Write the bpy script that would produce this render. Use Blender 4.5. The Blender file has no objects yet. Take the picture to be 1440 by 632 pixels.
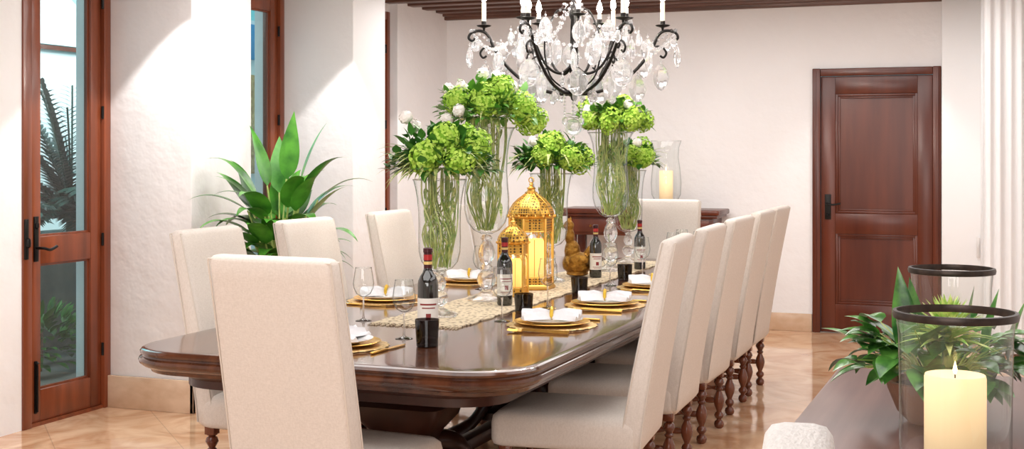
import bpy, bmesh, math, random
from mathutils import Vector, Matrix
PI=math.pi
SC=bpy.context.scene
C=SC.collection
R=random.Random(7)
SC.view_settings.view_transform='Standard'
SC.view_settings.look='None'
SC.view_settings.exposure=0.0

# ---------------------------------------------------------------- materials
def nn(nt,t,**kw):
    n=nt.nodes.new(t)
    for k,v in kw.items(): setattr(n,k,v)
    return n
def M(name,col,rough=.5,metal=0,col2=None,nscale=(5,5,5),bump=0,bscale=40,spec=.5,emit=None,estr=0,coat=0,detail=4):
    m=bpy.data.materials.new(name); m.use_nodes=True; nt=m.node_tree; b=nt.nodes['Principled BSDF']
    b.inputs['Base Color'].default_value=(*col,1); b.inputs['Roughness'].default_value=rough; b.inputs['Metallic'].default_value=metal
    b.inputs['Specular IOR Level'].default_value=spec
    if coat: b.inputs['Coat Weight'].default_value=coat; b.inputs['Coat Roughness'].default_value=.06
    if emit: b.inputs['Emission Color'].default_value=(*emit,1); b.inputs['Emission Strength'].default_value=estr
    tc=nn(nt,'ShaderNodeTexCoord'); mp=nn(nt,'ShaderNodeMapping'); nt.links.new(tc.outputs['Object'],mp.inputs['Vector'])
    if col2:
        mp.inputs['Scale'].default_value=nscale
        no=nn(nt,'ShaderNodeTexNoise'); no.inputs['Scale'].default_value=1; no.inputs['Detail'].default_value=detail
        nt.links.new(mp.outputs[0],no.inputs['Vector'])
        rp=nn(nt,'ShaderNodeValToRGB'); rp.color_ramp.elements[0].position=.33; rp.color_ramp.elements[1].position=.67
        rp.color_ramp.elements[0].color=(*col,1); rp.color_ramp.elements[1].color=(*col2,1)
        nt.links.new(no.outputs['Fac'],rp.inputs['Fac']); nt.links.new(rp.outputs[0],b.inputs['Base Color'])
    if bump:
        n2=nn(nt,'ShaderNodeTexNoise'); n2.inputs['Scale'].default_value=bscale; n2.inputs['Detail'].default_value=3
        nt.links.new(tc.outputs['Object'],n2.inputs['Vector'])
        bp=nn(nt,'ShaderNodeBump'); bp.inputs['Strength'].default_value=bump; bp.inputs['Distance'].default_value=.02
        nt.links.new(n2.outputs['Fac'],bp.inputs['Height']); nt.links.new(bp.outputs[0],b.inputs['Normal'])
    return m
def thin_glass(name,tint=(.975,.99,.985),edge=(.40,.46,.45),refl=.8,e0=.62,base=.06):
    m=bpy.data.materials.new(name); m.use_nodes=True; nt=m.node_tree; nt.nodes.remove(nt.nodes['Principled BSDF'])
    out=nt.nodes['Material Output']
    lw=nn(nt,'ShaderNodeLayerWeight'); lw.inputs['Blend'].default_value=.5
    rp=nn(nt,'ShaderNodeValToRGB'); rp.color_ramp.elements[0].position=e0; rp.color_ramp.elements[0].color=(*tint,1)
    rp.color_ramp.elements[1].position=.97; rp.color_ramp.elements[1].color=(*edge,1)
    nt.links.new(lw.outputs['Facing'],rp.inputs[0])
    tr=nn(nt,'ShaderNodeBsdfTransparent'); nt.links.new(rp.outputs[0],tr.inputs[0])
    gl=nn(nt,'ShaderNodeBsdfGlossy'); gl.inputs['Roughness'].default_value=.03
    pw=nn(nt,'ShaderNodeMath',operation='POWER'); pw.inputs[1].default_value=4.0; nt.links.new(lw.outputs['Facing'],pw.inputs[0])
    mu=nn(nt,'ShaderNodeMath',operation='MULTIPLY_ADD'); mu.inputs[1].default_value=refl; mu.inputs[2].default_value=base; mu.use_clamp=True
    nt.links.new(pw.outputs[0],mu.inputs[0])
    mx=nn(nt,'ShaderNodeMixShader'); nt.links.new(mu.outputs[0],mx.inputs[0]); nt.links.new(tr.outputs[0],mx.inputs[1]); nt.links.new(gl.outputs[0],mx.inputs[2])
    nt.links.new(mx.outputs[0],out.inputs[0])
    return m
def crystal(name,mixw=.25,col=(1,1,1),tr=.35):
    m=bpy.data.materials.new(name); m.use_nodes=True; nt=m.node_tree; nt.nodes.remove(nt.nodes['Principled BSDF'])
    out=nt.nodes['Material Output']
    g=nn(nt,'ShaderNodeBsdfGlass'); g.inputs['Roughness'].default_value=.0; g.inputs['IOR'].default_value=1.5; g.inputs['Color'].default_value=(*col,1)
    t=nn(nt,'ShaderNodeBsdfTransparent')
    d=nn(nt,'ShaderNodeBsdfTranslucent'); d.inputs[0].default_value=(.97,.97,.99,1)
    mx=nn(nt,'ShaderNodeMixShader'); mx.inputs[0].default_value=tr
    nt.links.new(g.outputs[0],mx.inputs[1]); nt.links.new(t.outputs[0],mx.inputs[2])
    m2=nn(nt,'ShaderNodeMixShader'); m2.inputs[0].default_value=mixw
    nt.links.new(mx.outputs[0],m2.inputs[1]); nt.links.new(d.outputs[0],m2.inputs[2])
    nt.links.new(m2.outputs[0],out.inputs[0])
    return m
def floor_mat():
    m=bpy.data.materials.new('travertine_tiles'); m.use_nodes=True; nt=m.node_tree; b=nt.nodes['Principled BSDF']
    tc=nn(nt,'ShaderNodeTexCoord'); mp=nn(nt,'ShaderNodeMapping'); mp.inputs['Rotation'].default_value=(0,0,PI/4)
    nt.links.new(tc.outputs['Object'],mp.inputs[0])
    br=nn(nt,'ShaderNodeTexBrick'); br.offset=0; br.inputs['Scale'].default_value=1; br.inputs['Brick Width'].default_value=.6; br.inputs['Row Height'].default_value=.6
    br.inputs['Mortar Size'].default_value=.003; br.inputs['Color1'].default_value=(.82,.58,.40,1); br.inputs['Color2'].default_value=(.76,.51,.33,1); br.inputs['Mortar'].default_value=(.60,.43,.30,1)
    nt.links.new(mp.outputs[0],br.inputs['Vector'])
    no=nn(nt,'ShaderNodeTexNoise'); no.inputs['Scale'].default_value=2.4; no.inputs['Detail'].default_value=10; no.inputs['Distortion'].default_value=1.8
    nt.links.new(tc.outputs['Object'],no.inputs['Vector'])
    rp=nn(nt,'ShaderNodeValToRGB'); rp.color_ramp.elements[0].position=.36; rp.color_ramp.elements[0].color=(.68,.51,.39,1); rp.color_ramp.elements[1].position=.62; rp.color_ramp.elements[1].color=(1,.98,.94,1)
    nt.links.new(no.outputs['Fac'],rp.inputs[0])
    mx=nn(nt,'ShaderNodeMix',data_type='RGBA',blend_type='MULTIPLY'); mx.inputs[0].default_value=.9
    nt.links.new(br.outputs['Color'],mx.inputs[6]); nt.links.new(rp.outputs[0],mx.inputs[7])
    nt.links.new(mx.outputs[2],b.inputs['Base Color']); b.inputs['Roughness'].default_value=.07; b.inputs['Specular IOR Level'].default_value=.85
    bp=nn(nt,'ShaderNodeBump'); bp.inputs['Strength'].default_value=.1; bp.inputs['Distance'].default_value=.003
    inv=nn(nt,'ShaderNodeMath',operation='SUBTRACT'); inv.inputs[0].default_value=1; nt.links.new(br.outputs['Fac'],inv.inputs[1])
    nt.links.new(inv.outputs[0],bp.inputs['Height']); nt.links.new(bp.outputs[0],b.inputs['Normal'])
    return m
def weave_mat(name,c1,c2,scale,rough=.85,bump=.3):
    m=bpy.data.materials.new(name); m.use_nodes=True; nt=m.node_tree; b=nt.nodes['Principled BSDF']
    tc=nn(nt,'ShaderNodeTexCoord')
    fs=[]
    for sc in ((scale,scale*.3,scale*.15),(scale*.3,scale,scale*.3),(scale*.15,scale*.3,scale)):
        mp=nn(nt,'ShaderNodeMapping'); mp.inputs['Scale'].default_value=sc; nt.links.new(tc.outputs['Object'],mp.inputs[0])
        n=nn(nt,'ShaderNodeTexNoise'); n.inputs['Scale'].default_value=1; n.inputs['Detail'].default_value=2; nt.links.new(mp.outputs[0],n.inputs['Vector']); fs.append(n)
    a=nn(nt,'ShaderNodeMath',operation='ADD'); nt.links.new(fs[0].outputs['Fac'],a.inputs[0]); nt.links.new(fs[1].outputs['Fac'],a.inputs[1])
    a2=nn(nt,'ShaderNodeMath',operation='ADD'); nt.links.new(a.outputs[0],a2.inputs[0]); nt.links.new(fs[2].outputs['Fac'],a2.inputs[1])
    a3=nn(nt,'ShaderNodeMath',operation='MULTIPLY'); nt.links.new(a2.outputs[0],a3.inputs[0]); a3.inputs[1].default_value=.333
    rp=nn(nt,'ShaderNodeValToRGB'); rp.color_ramp.elements[0].color=(*c1,1); rp.color_ramp.elements[1].color=(*c2,1); rp.color_ramp.elements[0].position=.4; rp.color_ramp.elements[1].position=.6
    nt.links.new(a3.outputs[0],rp.inputs[0]); nt.links.new(rp.outputs[0],b.inputs['Base Color']); b.inputs['Roughness'].default_value=rough
    b.inputs['Specular IOR Level'].default_value=.2
    bp=nn(nt,'ShaderNodeBump'); bp.inputs['Strength'].default_value=bump; bp.inputs['Distance'].default_value=.002
    nt.links.new(a2.outputs[0],bp.inputs['Height']); nt.links.new(bp.outputs[0],b.inputs['Normal'])
    return m
def runner_mat():
    m=M('woven_runner',(.7,.56,.36),.85); nt=m.node_tree; b=nt.nodes['Principled BSDF']; tc=nn(nt,'ShaderNodeTexCoord')
    v=nn(nt,'ShaderNodeTexVoronoi'); v.inputs['Scale'].default_value=42; v.inputs['Randomness'].default_value=.6; nt.links.new(tc.outputs['Object'],v.inputs['Vector'])
    n=nn(nt,'ShaderNodeTexNoise'); n.inputs['Scale'].default_value=160; nt.links.new(tc.outputs['Object'],n.inputs['Vector'])
    ad=nn(nt,'ShaderNodeMath',operation='MULTIPLY_ADD'); ad.inputs[1].default_value=.45; nt.links.new(n.outputs['Fac'],ad.inputs[0]); nt.links.new(v.outputs['Distance'],ad.inputs[2])
    rp=nn(nt,'ShaderNodeValToRGB'); rp.color_ramp.elements[0].position=.42; rp.color_ramp.elements[0].color=(.17,.10,.055,1); rp.color_ramp.elements[1].position=.68; rp.color_ramp.elements[1].color=(.76,.63,.44,1)
    nt.links.new(ad.outputs[0],rp.inputs[0]); nt.links.new(rp.outputs[0],b.inputs['Base Color'])
    bp=nn(nt,'ShaderNodeBump'); bp.inputs['Strength'].default_value=.8; bp.inputs['Distance'].default_value=.004; nt.links.new(ad.outputs[0],bp.inputs['Height']); nt.links.new(bp.outputs[0],b.inputs['Normal'])
    return m
def pierced(name,col,scale):
    m=M(name,col,.32,1.0); nt=m.node_tree; b=nt.nodes['Principled BSDF']
    tc=nn(nt,'ShaderNodeTexCoord'); v=nn(nt,'ShaderNodeTexVoronoi'); v.inputs['Scale'].default_value=scale; v.inputs['Randomness'].default_value=.1
    nt.links.new(tc.outputs['Object'],v.inputs['Vector'])
    g=nn(nt,'ShaderNodeMath',operation='LESS_THAN'); g.inputs[1].default_value=.38; nt.links.new(v.outputs['Distance'],g.inputs[0])
    mx=nn(nt,'ShaderNodeMix',data_type='RGBA'); mx.inputs[6].default_value=(*col,1); mx.inputs[7].default_value=(.10,.045,.008,1)  # dark dots painted as the shaded holes; the metal stays closed
    nt.links.new(g.outputs[0],mx.inputs[0]); nt.links.new(mx.outputs[2],b.inputs['Base Color'])
    iv=nn(nt,'ShaderNodeMath',operation='SUBTRACT'); iv.inputs[0].default_value=1; nt.links.new(g.outputs[0],iv.inputs[1]); nt.links.new(iv.outputs[0],b.inputs['Metallic'])
    bp=nn(nt,'ShaderNodeBump'); bp.inputs['Strength'].default_value=.7; bp.inputs['Distance'].default_value=.004; nt.links.new(iv.outputs[0],bp.inputs['Height']); nt.links.new(bp.outputs[0],b.inputs['Normal'])
    return m
def candle_mat(name,c,z0,z1,lo,hi,ec=(1,.72,.36)):  # emission rises with height, painting in flame light seen through the wax
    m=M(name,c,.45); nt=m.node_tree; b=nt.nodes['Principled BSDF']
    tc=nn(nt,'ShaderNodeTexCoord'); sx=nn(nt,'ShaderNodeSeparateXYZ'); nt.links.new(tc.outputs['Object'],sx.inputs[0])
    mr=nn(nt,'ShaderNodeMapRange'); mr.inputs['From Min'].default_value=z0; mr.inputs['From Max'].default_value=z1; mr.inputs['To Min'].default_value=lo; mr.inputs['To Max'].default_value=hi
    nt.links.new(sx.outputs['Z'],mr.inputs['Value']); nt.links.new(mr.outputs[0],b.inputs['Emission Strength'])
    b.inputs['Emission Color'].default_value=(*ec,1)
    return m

m_wall=M('plaster_wall',(.87,.845,.845),.75,col2=(.90,.875,.875),nscale=(1.5,1.5,1.5),bump=.45,bscale=8,spec=.3)
m_wall2=M('bright_plaster',(.90,.89,.895),.7,bump=.15,bscale=9,spec=.3)
m_floor=floor_mat()
m_base=M('marble_base',(.76,.56,.40),.2,col2=(.60,.40,.26),nscale=(6,6,10),detail=8)
m_ceil=M('ceiling_wood',(.08,.035,.025),.4,col2=(.17,.075,.05),nscale=(1.5,25,25))
m_doorw=M('mahogany',(.085,.019,.010),.27,col2=(.135,.031,.014),nscale=(7,7,.8),detail=4,spec=.45)
m_doorw2=M('red_mahogany',(.14,.032,.012),.3,col2=(.26,.06,.02),nscale=(14,14,1.2),detail=6,coat=.2)
m_table=M('table_wood',(.042,.013,.007),.14,col2=(.115,.038,.016),nscale=(14,1.0,8),detail=7,coat=.35,spec=.5)
m_base_w=M('pedestal_wood',(.025,.009,.006),.3,col2=(.05,.016,.01),nscale=(9,9,2))
m_legw=M('turned_leg_wood',(.10,.024,.010),.25,col2=(.21,.055,.02),nscale=(12,12,6),coat=.4)
m_cred=M('sideboard_wood',(.12,.062,.052),.33,col2=(.19,.105,.088),nscale=(26,1.5,8),detail=7)
m_fab=weave_mat('linen',(.665,.60,.54),(.745,.68,.62),420,bump=.12)
m_pipe=M('piping_cloth',(.66,.59,.52),.8)
m_iron=M('black_iron',(.016,.014,.013),.42,.7)
m_rim=M('bronze_band',(.055,.038,.030),.38,.6,col2=(.03,.022,.018),nscale=(40,40,40))
m_gold=M('polished_gold',(.84,.50,.12),.30,1.0)
m_goldm=M('gold_placemat',(.85,.60,.26),.4,.7,col2=(.45,.27,.08),nscale=(90,90,90))
m_pier=pierced('gold_painted_holes',(.84,.49,.10),70)
m_bronze=M('antique_gold',(.50,.26,.05),.35,.9,col2=(.25,.11,.02),nscale=(30,30,30),bump=.5,bscale=60)
m_white=M('white_porcelain',(.88,.87,.86),.15)
m_nap=M('white_napkin',(.84,.83,.85),.85,bump=.2,bscale=60)
m_boucle=M('cream_boucle',(.84,.81,.78),.9,col2=(.74,.71,.68),nscale=(120,120,120),bump=.45,bscale=130)
m_yel=M('yellow_enamel',(.80,.52,.05),.3,.4)
m_glass=thin_glass('clear_glass')
m_wglass=thin_glass('wine_glass_clear',edge=(.28,.33,.33),e0=.5,base=.08)
m_pane=thin_glass('window_glass',(.86,.92,.92),(.7,.78,.78),.3,base=.05)
m_crys=crystal('crystal',.24,tr=.12)
m_stemg=crystal('cut_glass',.04,tr=.3)
m_smoke=thin_glass('smoked_glass',(.30,.27,.27),(.05,.05,.05),.6)
m_bot=M('bottle_glass',(.008,.009,.008),.07,spec=.8,coat=.6)
m_foil=M('dark_foil',(.055,.008,.012),.3,.3)
m_foilr=M('red_foil_band',(.42,.02,.02),.3,.2)
m_foily=M('pale_foil',(.75,.55,.20),.35,.2)
m_label=M('paper_label',(.80,.76,.70),.7)
m_print=M('label_print',(.25,.03,.03),.7)
m_wax=candle_mat('ivory_wax_glow',(.85,.68,.44),0,.22,.08,.85,(1,.66,.30))
m_waxb=candle_mat('yellow_wax_glow',(.9,.58,.16),0,.2,.7,1.5,(1,.62,.16))
m_waxc=M('chandelier_candle',(.85,.76,.58),.5,emit=(1,.85,.6),estr=.2)
m_dwax=M('dark_wax',(.06,.04,.035),.5)
m_flame=M('flame',(1,.8,.4),.5,emit=(1,.70,.28),estr=6)
m_bulb=M('bulb_glow',(1,1,1),.4,emit=(1,.95,.86),estr=60)
m_leaf=M('leaf_green',(.035,.16,.018),.42,col2=(.13,.36,.04),nscale=(14,14,14))
m_leafd=M('dark_leaf',(.02,.11,.018),.42,col2=(.08,.27,.03),nscale=(14,14,14))
m_hyd=M('lime_petals',(.32,.58,.04),.75,col2=(.60,.82,.14),nscale=(22,22,22))
m_hydc=M('hydrangea_core',(.24,.48,.03),.85)
m_varg=M('variegated_leaf',(.14,.34,.04),.45,col2=(.80,.76,.34),nscale=(90,90,90))
m_stalk=M('flower_stalk',(.18,.32,.05),.4,col2=(.55,.56,.18),nscale=(20,20,20))
m_bloom=M('white_petals',(.88,.82,.76),.6,col2=(.95,.92,.88),nscale=(30,30,30))
m_plant=M('lily_leaf',(.022,.13,.012),.28,col2=(.10,.34,.035),nscale=(9,9,9))
m_palm=M('palm_frond',(.006,.045,.032),.5,col2=(.015,.09,.055),nscale=(6,6,6))
m_pot=M('planter_clay',(.25,.12,.07),.6,bump=.2)
m_soil=M('soil',(.04,.025,.015),.9)
m_run=runner_mat()
m_succ=M('succulent_leaf',(.22,.50,.06),.4,col2=(.86,.86,.34),nscale=(35,35,35))
m_tiger=M('streaked_leaf',(.012,.085,.012),.28,col2=(.12,.33,.055),nscale=(22,22,22),coat=.2)
m_teal=M('teal_wall',(.30,.78,.82),.8)
m_patw=M('patio_wall',(.86,.90,.90),.8)
m_plantw=M('planter_wall',(.05,.08,.075),.4,col2=(.16,.17,.15),nscale=(5,5,5))
m_patf=M('patio_paving',(.12,.12,.11),.5,col2=(.24,.22,.20),nscale=(3,3,3))
m_carve=M('carved_gold',(.80,.52,.22),.5,.1,col2=(.45,.24,.08),nscale=(22,22,22),bump=.6,bscale=30)
m_pool=M('blue_panel',(.02,.30,.62),.2)
m_switch=M('switch_plastic',(.75,.72,.70),.4)
m_curt=M('sheer_curtain',(.92,.92,.93),.8,spec=.2)

# ---------------------------------------------------------------- mesh helpers
KIDS={}
def bm_(): return bmesh.new()
def obj(name,bm,mat,parent=None,ang=40,loc=None,rotz=None,kind=None):
    bmesh.ops.recalc_face_normals(bm,faces=bm.faces[:]) if len(bm.faces) else None
    me=bpy.data.meshes.new(name); bm.to_mesh(me); bm.free()
    me.materials.append(mat)
    for p in me.polygons: p.use_smooth=True
    me.set_sharp_from_angle(angle=math.radians(ang))
    o=bpy.data.objects.new(name,me); C.objects.link(o)
    if parent is not None:
        o.parent=parent; KIDS.setdefault(parent.name,[]).append(o)
    if loc is not None: o.location=loc
    if rotz is not None: o.rotation_euler=(0,0,rotz)
    if kind: o['kind']=kind
    return o
def tag(o,label,cat,group=None):
    o['label']=label; o['category']=cat
    if group: o['group']=group
    return o
def thing(name,label,cat,loc=(0,0,0),rotz=0,group=None):
    o=bpy.data.objects.new(name,None); C.objects.link(o); o.empty_display_size=.1
    o.location=loc; o.rotation_euler=(0,0,rotz); return tag(o,label,cat,group)
def struct(name,bm,mat,parent=None,ang=30):
    o=obj(name,bm,mat,parent,ang)
    if parent is None: o['kind']='structure'
    return o
def dupkids(src,dst):
    for ch in list(KIDS.get(src.name,[])):
        c=ch.copy(); C.objects.link(c); c.parent=dst; KIDS.setdefault(dst.name,[]).append(c)
        dupkids(ch,c)
def dup(root,loc,rotz=0,label=None,group=None):
    r=root.copy(); C.objects.link(r); r.location=loc; r.rotation_euler=(0,0,rotz)
    if label: r['label']=label
    if group: r['group']=group
    dupkids(root,r); return r
def duppart(o,parent,loc=None,rot=None,scale=None):
    c=o.copy(); C.objects.link(c); c.parent=parent; KIDS.setdefault(parent.name,[]).append(c)
    if loc is not None: c.location=loc
    if rot is not None: c.rotation_euler=rot
    if scale is not None: c.scale=scale
    dupkids(o,c); return c
def box(bm,x0,x1,y0,y1,z0,z1,bev=0):
    vs=[bm.verts.new((x,y,z)) for z in (z0,z1) for y in (y0,y1) for x in (x0,x1)]
    fs=[bm.faces.new([vs[i] for i in q]) for q in ((0,2,3,1),(4,5,7,6),(0,1,5,4),(2,6,7,3),(0,4,6,2),(1,3,7,5))]
    if bev:
        es=list({e for f in fs for e in f.edges})
        bmesh.ops.bevel(bm,geom=es,offset=bev,segments=2,affect='EDGES',profile=.5)
def lathe(bm,prof,segs=24,c=(0,0,0),ph=0):
    rings=[]
    for r,z in prof:
        if r<1e-5: rings.append([bm.verts.new((c[0],c[1],c[2]+z))])
        else: rings.append([bm.verts.new((c[0]+r*math.cos(ph+2*PI*i/segs),c[1]+r*math.sin(ph+2*PI*i/segs),c[2]+z)) for i in range(segs)])
    for a,b in zip(rings,rings[1:]):
        if len(a)==1 and len(b)==1: continue
        for i in range(segs):
            j=(i+1)%segs
            if len(a)==1: bm.faces.new((a[0],b[i],b[j]))
            elif len(b)==1: bm.faces.new((a[i],a[j],b[0]))
            else: bm.faces.new((a[i],a[j],b[j],b[i]))
def rr(hx,hy,r,n=5):
    r=max(r,.0005); out=[]
    for cx,cy,a0 in ((hx-r,hy-r,0),(-hx+r,hy-r,PI/2),(-hx+r,-hy+r,PI),(hx-r,-hy+r,1.5*PI)):
        for i in range(n+1):
            a=a0+PI/2*i/n; out.append((cx+r*math.cos(a),cy+r*math.sin(a)))
    return out
def loft(bm,rings,cap0=True,cap1=True):
    vr=[[bm.verts.new(p) for p in r] for r in rings]; n=len(vr[0])
    for a,b in zip(vr,vr[1:]):
        for i in range(n):
            j=(i+1)%n; bm.faces.new((a[i],a[j],b[j],b[i]))
    if cap0: bm.faces.new(list(reversed(vr[0])))
    if cap1: bm.faces.new(vr[-1])
def cr(pts,n=6):
    P=[Vector(p) for p in pts]; P=[P[0]*2-P[1]]+P+[P[-1]*2-P[-2]]; out=[]
    for i in range(1,len(P)-2):
        for k in range(n):
            t=k/n; a,b,c,d=P[i-1],P[i],P[i+1],P[i+2]
            out.append(.5*((2*b)+(c-a)*t+(2*a-5*b+4*c-d)*t*t+(3*b-a-3*c+d)*t**3))
    out.append(P[-2]); return out
def tube(bm,pts,r,segs=8):
    pts=[Vector(p) for p in pts]; n=len(pts); rs=r if isinstance(r,(list,tuple)) else [r]*n
    t0=(pts[1]-pts[0]).normalized(); u=t0.orthogonal().normalized(); rings=[]
    for i,p in enumerate(pts):
        t=(pts[min(i+1,n-1)]-pts[max(i-1,0)]).normalized()
        u=(u-t*u.dot(t)); u=u.normalized() if u.length>1e-6 else t.orthogonal().normalized()
        v=t.cross(u); rings.append([p+(u*math.cos(2*PI*k/segs)+v*math.sin(2*PI*k/segs))*rs[i] for k in range(segs)])
    loft(bm,rings)
def leaf(bm,p,d,L,W,droop=.5,n=5,fold=.2,pw=.8,acc=0):
    p=Vector(p); d=Vector(d).normalized(); rows=[]
    side=d.cross(Vector((0,0,1)))
    if side.length<.15: side=Vector((R.uniform(-1,1),R.uniform(-1,1),0))
    side.normalize()
    for i in range(n+1):
        t=i/n; w=W*.5*max(.04 if i==0 else 0,math.sin(PI*t**pw)) if i<n else 0
        s=(side-d*side.dot(d)).normalized(); nr=s.cross(d)
        if i==n: rows.append([bm.verts.new(p)])
        else: rows.append([bm.verts.new(p-s*w+nr*fold*w),bm.verts.new(p),bm.verts.new(p+s*w+nr*fold*w)])
        p=p+d*(L/n); d=(d+Vector((0,0,-droop/n*(1+acc*(2*t-1))))).normalized()
    for a,b in zip(rows,rows[1:]):
        if len(b)==3:
            bm.faces.new((a[0],a[1],b[1],b[0])); bm.faces.new((a[1],a[2],b[2],b[1]))
        else:
            bm.faces.new((a[0],a[1],b[0])); bm.faces.new((a[1],a[2],b[0]))
def ball(bm,c,r,sx=1,sy=1,sz=1,sub=2,rot=None):
    mt=Matrix.Translation(c)@(rot if rot else Matrix())@Matrix.Diagonal((r*sx,r*sy,r*sz,1))
    bmesh.ops.create_icosphere(bm,subdivisions=sub,radius=1,matrix=mt)
def rdir(zmin=-.2,zmax=1):
    z=R.uniform(zmin,zmax); a=R.uniform(0,2*PI); q=math.sqrt(max(0,1-z*z)); return Vector((q*math.cos(a),q*math.sin(a),z))

# ---------------------------------------------------------------- camera
cam=bpy.data.cameras.new('camera'); co=bpy.data.objects.new('camera',cam); C.objects.link(co)
co.location=(0,0,1.52); co.rotation_euler=(PI/2,0,math.radians(21)); cam.sensor_width=36; cam.lens=46.25; cam.shift_y=-.0715
cam.clip_start=.05; SC.camera=co

# ---------------------------------------------------------------- room shell
ZC=2.79; YB=11.25; XL=-5.05
b=bm_(); box(b,-5.3,2.0,-1.6,11.5,-.1,0); struct('floor',b,m_floor)
b=bm_(); box(b,-5.3,2.25,-1.6,11.5,ZC+.02,ZC+.2)
y=-1.3
while y<11.2: box(b,-5.05,2.0,y,y+.12,ZC-.0,ZC+.03,.006); y+=.3
struct('ceiling',b,m_ceil)
b=bm_(); box(b,XL,2.0,YB-.06,YB,ZC-.05,ZC+.02,.01); box(b,XL,2.0,YB-.10,YB-.06,ZC-.02,ZC+.02,.008); struct('trim_1',b,m_ceil)
b=bm_()
box(b,-5.3,XL,-1.6,5.72,0,2.81)
box(b,-5.3,-4.47,6.46,7.10,0,2.81,.012)
box(b,-5.3,-4.47,8.45,8.97,0,2.81,.012)
box(b,-5.3,-4.97,10.2,11.5,0,2.81)
for y0,y1 in ((5.72,6.46),(7.10,8.45),(8.97,10.2)): box(b,-5.3,XL,y0,y1,2.72,2.81)
struct('wall_left',b,m_wall)
b=bm_()
box(b,-5.3,-1.56,YB,11.5,0,2.81); box(b,-.615,2.25,YB,11.5,0,2.81); box(b,-1.56,-.615,YB,11.5,2.17,2.81)
struct('wall_back',b,m_wall)
b=bm_(); box(b,-.56,2.0,11.0,YB,0,2.81,.01); box(b,-.255,2.0,10.5,11.0,0,2.81,.01); struct('wall_pillar',b,m_wall2)
b=bm_(); box(b,2.0,2.25,-1.6,11.25,0,2.81); struct('wall_right',b,m_wall)
b=bm_(); box(b,-5.3,2.25,-1.85,-1.6,0,2.81); struct('wall_front',b,m_wall)
b=bm_()
for a in ((-5.05,-4.44,6.43,6.455),(-4.465,-4.44,6.43,7.13),(-5.05,-4.44,8.42,8.445),(-4.465,-4.44,8.42,9.0)): box(b,*a,0,.19,.004)
box(b,-4.965,-4.945,10.22,11.25,0,.15,.004)
struct('baseboard_left',b,m_base)
b=bm_(); box(b,-4.945,-1.61,YB-.022,YB-.001,0,.15,.004); box(b,-.556,-.26,10.978,10.999,0,.15,.004); box(b,-.25,2.0,10.478,10.499,0,.15,.004); struct('baseboard_back',b,m_base)
# curtain
b=bm_(); T=[]
for j in range(9):
    z=.02+2.74*j/8; T.append([b.verts.new((-.235+1.1*i/160,10.40+.022*math.sin(i*.62+.4*math.sin(i*.13))*(1-.25*j/8)+.005*math.sin(i*.21+j*.5),z)) for i in range(161)])
for j in range(8):
    for i in range(160): b.faces.new((T[j][i],T[j][i+1],T[j+1][i+1],T[j+1][i]))
tag(obj('curtain',b,m_curt,ang=80),'pleated sheer white curtain at the right edge beyond the sideboard','curtain')

# back door
d=bpy.data.objects.new('door_4',None); C.objects.link(d); d['kind']='structure'; d.location=(-1.09,YB,0)
b=bm_(); 
box(b,-.515,-.45,-.035,.03,0,2.215,.006); box(b,.45,.515,-.035,.03,0,2.215,.006)
box(b,-.449,.449,-.034,.03,2.15,2.213,.006)
for s in (-1,1): box(b,s*.49-.008,s*.49+.008,-.042,-.033,0,2.2,.003)
struct('door_frame',b,m_doorw,d)
b=bm_(); box(b,-.448,.448,.035,.07,.005,2.148)
for x0,x1,z0,z1 in ((-.448,-.33,.005,2.148),(.33,.448,.005,2.148),(-.33,.33,.005,.24),(-.33,.33,.83,1.0),(-.33,.33,2.0,2.148)): box(b,x0,x1,.0,.036,z0,z1,.003)
for z0,z1 in ((.24,.83),(1.0,2.0)):
    for q,yy in ((.0,.010),(.018,.022)):
        for x0,x1,a0,a1 in ((-.33+q,-.31+q,z0+q,z1-q),(.31-q,.33-q,z0+q,z1-q),(-.31+q,.31-q,z0+q,z0+q+.02),(-.31+q,.31-q,z1-q-.02,z1-q)): box(b,x0,x1,yy,.036,a0,a1,.002)
struct('door_leaf',b,m_doorw,d)
b=bm_(); box(b,-.415,-.365,-.012,.002,.95,1.16,.004); tube(b,cr([(-.39,-.005,1.08),(-.39,-.06,1.08),(-.34,-.065,1.075),(-.28,-.06,1.085)],4),.009,8); lathe(b,[(0,-.012),(.012,-.006),(.012,.006),(0,.012)],10,(-.39,-.012,.99))
struct('door_handle',b,m_iron,d)
b=bm_(); box(b,-.012,.012,-.012,0,-.08,.08,.003); box(b,-.005,.005,-.018,-.01,-.03,.03,.002)
tag(obj('light_switch',b,m_switch,loc=(-.285,10.99,.76)),'narrow pale light switch on the white pillar right of the dark door','light switch')

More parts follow.
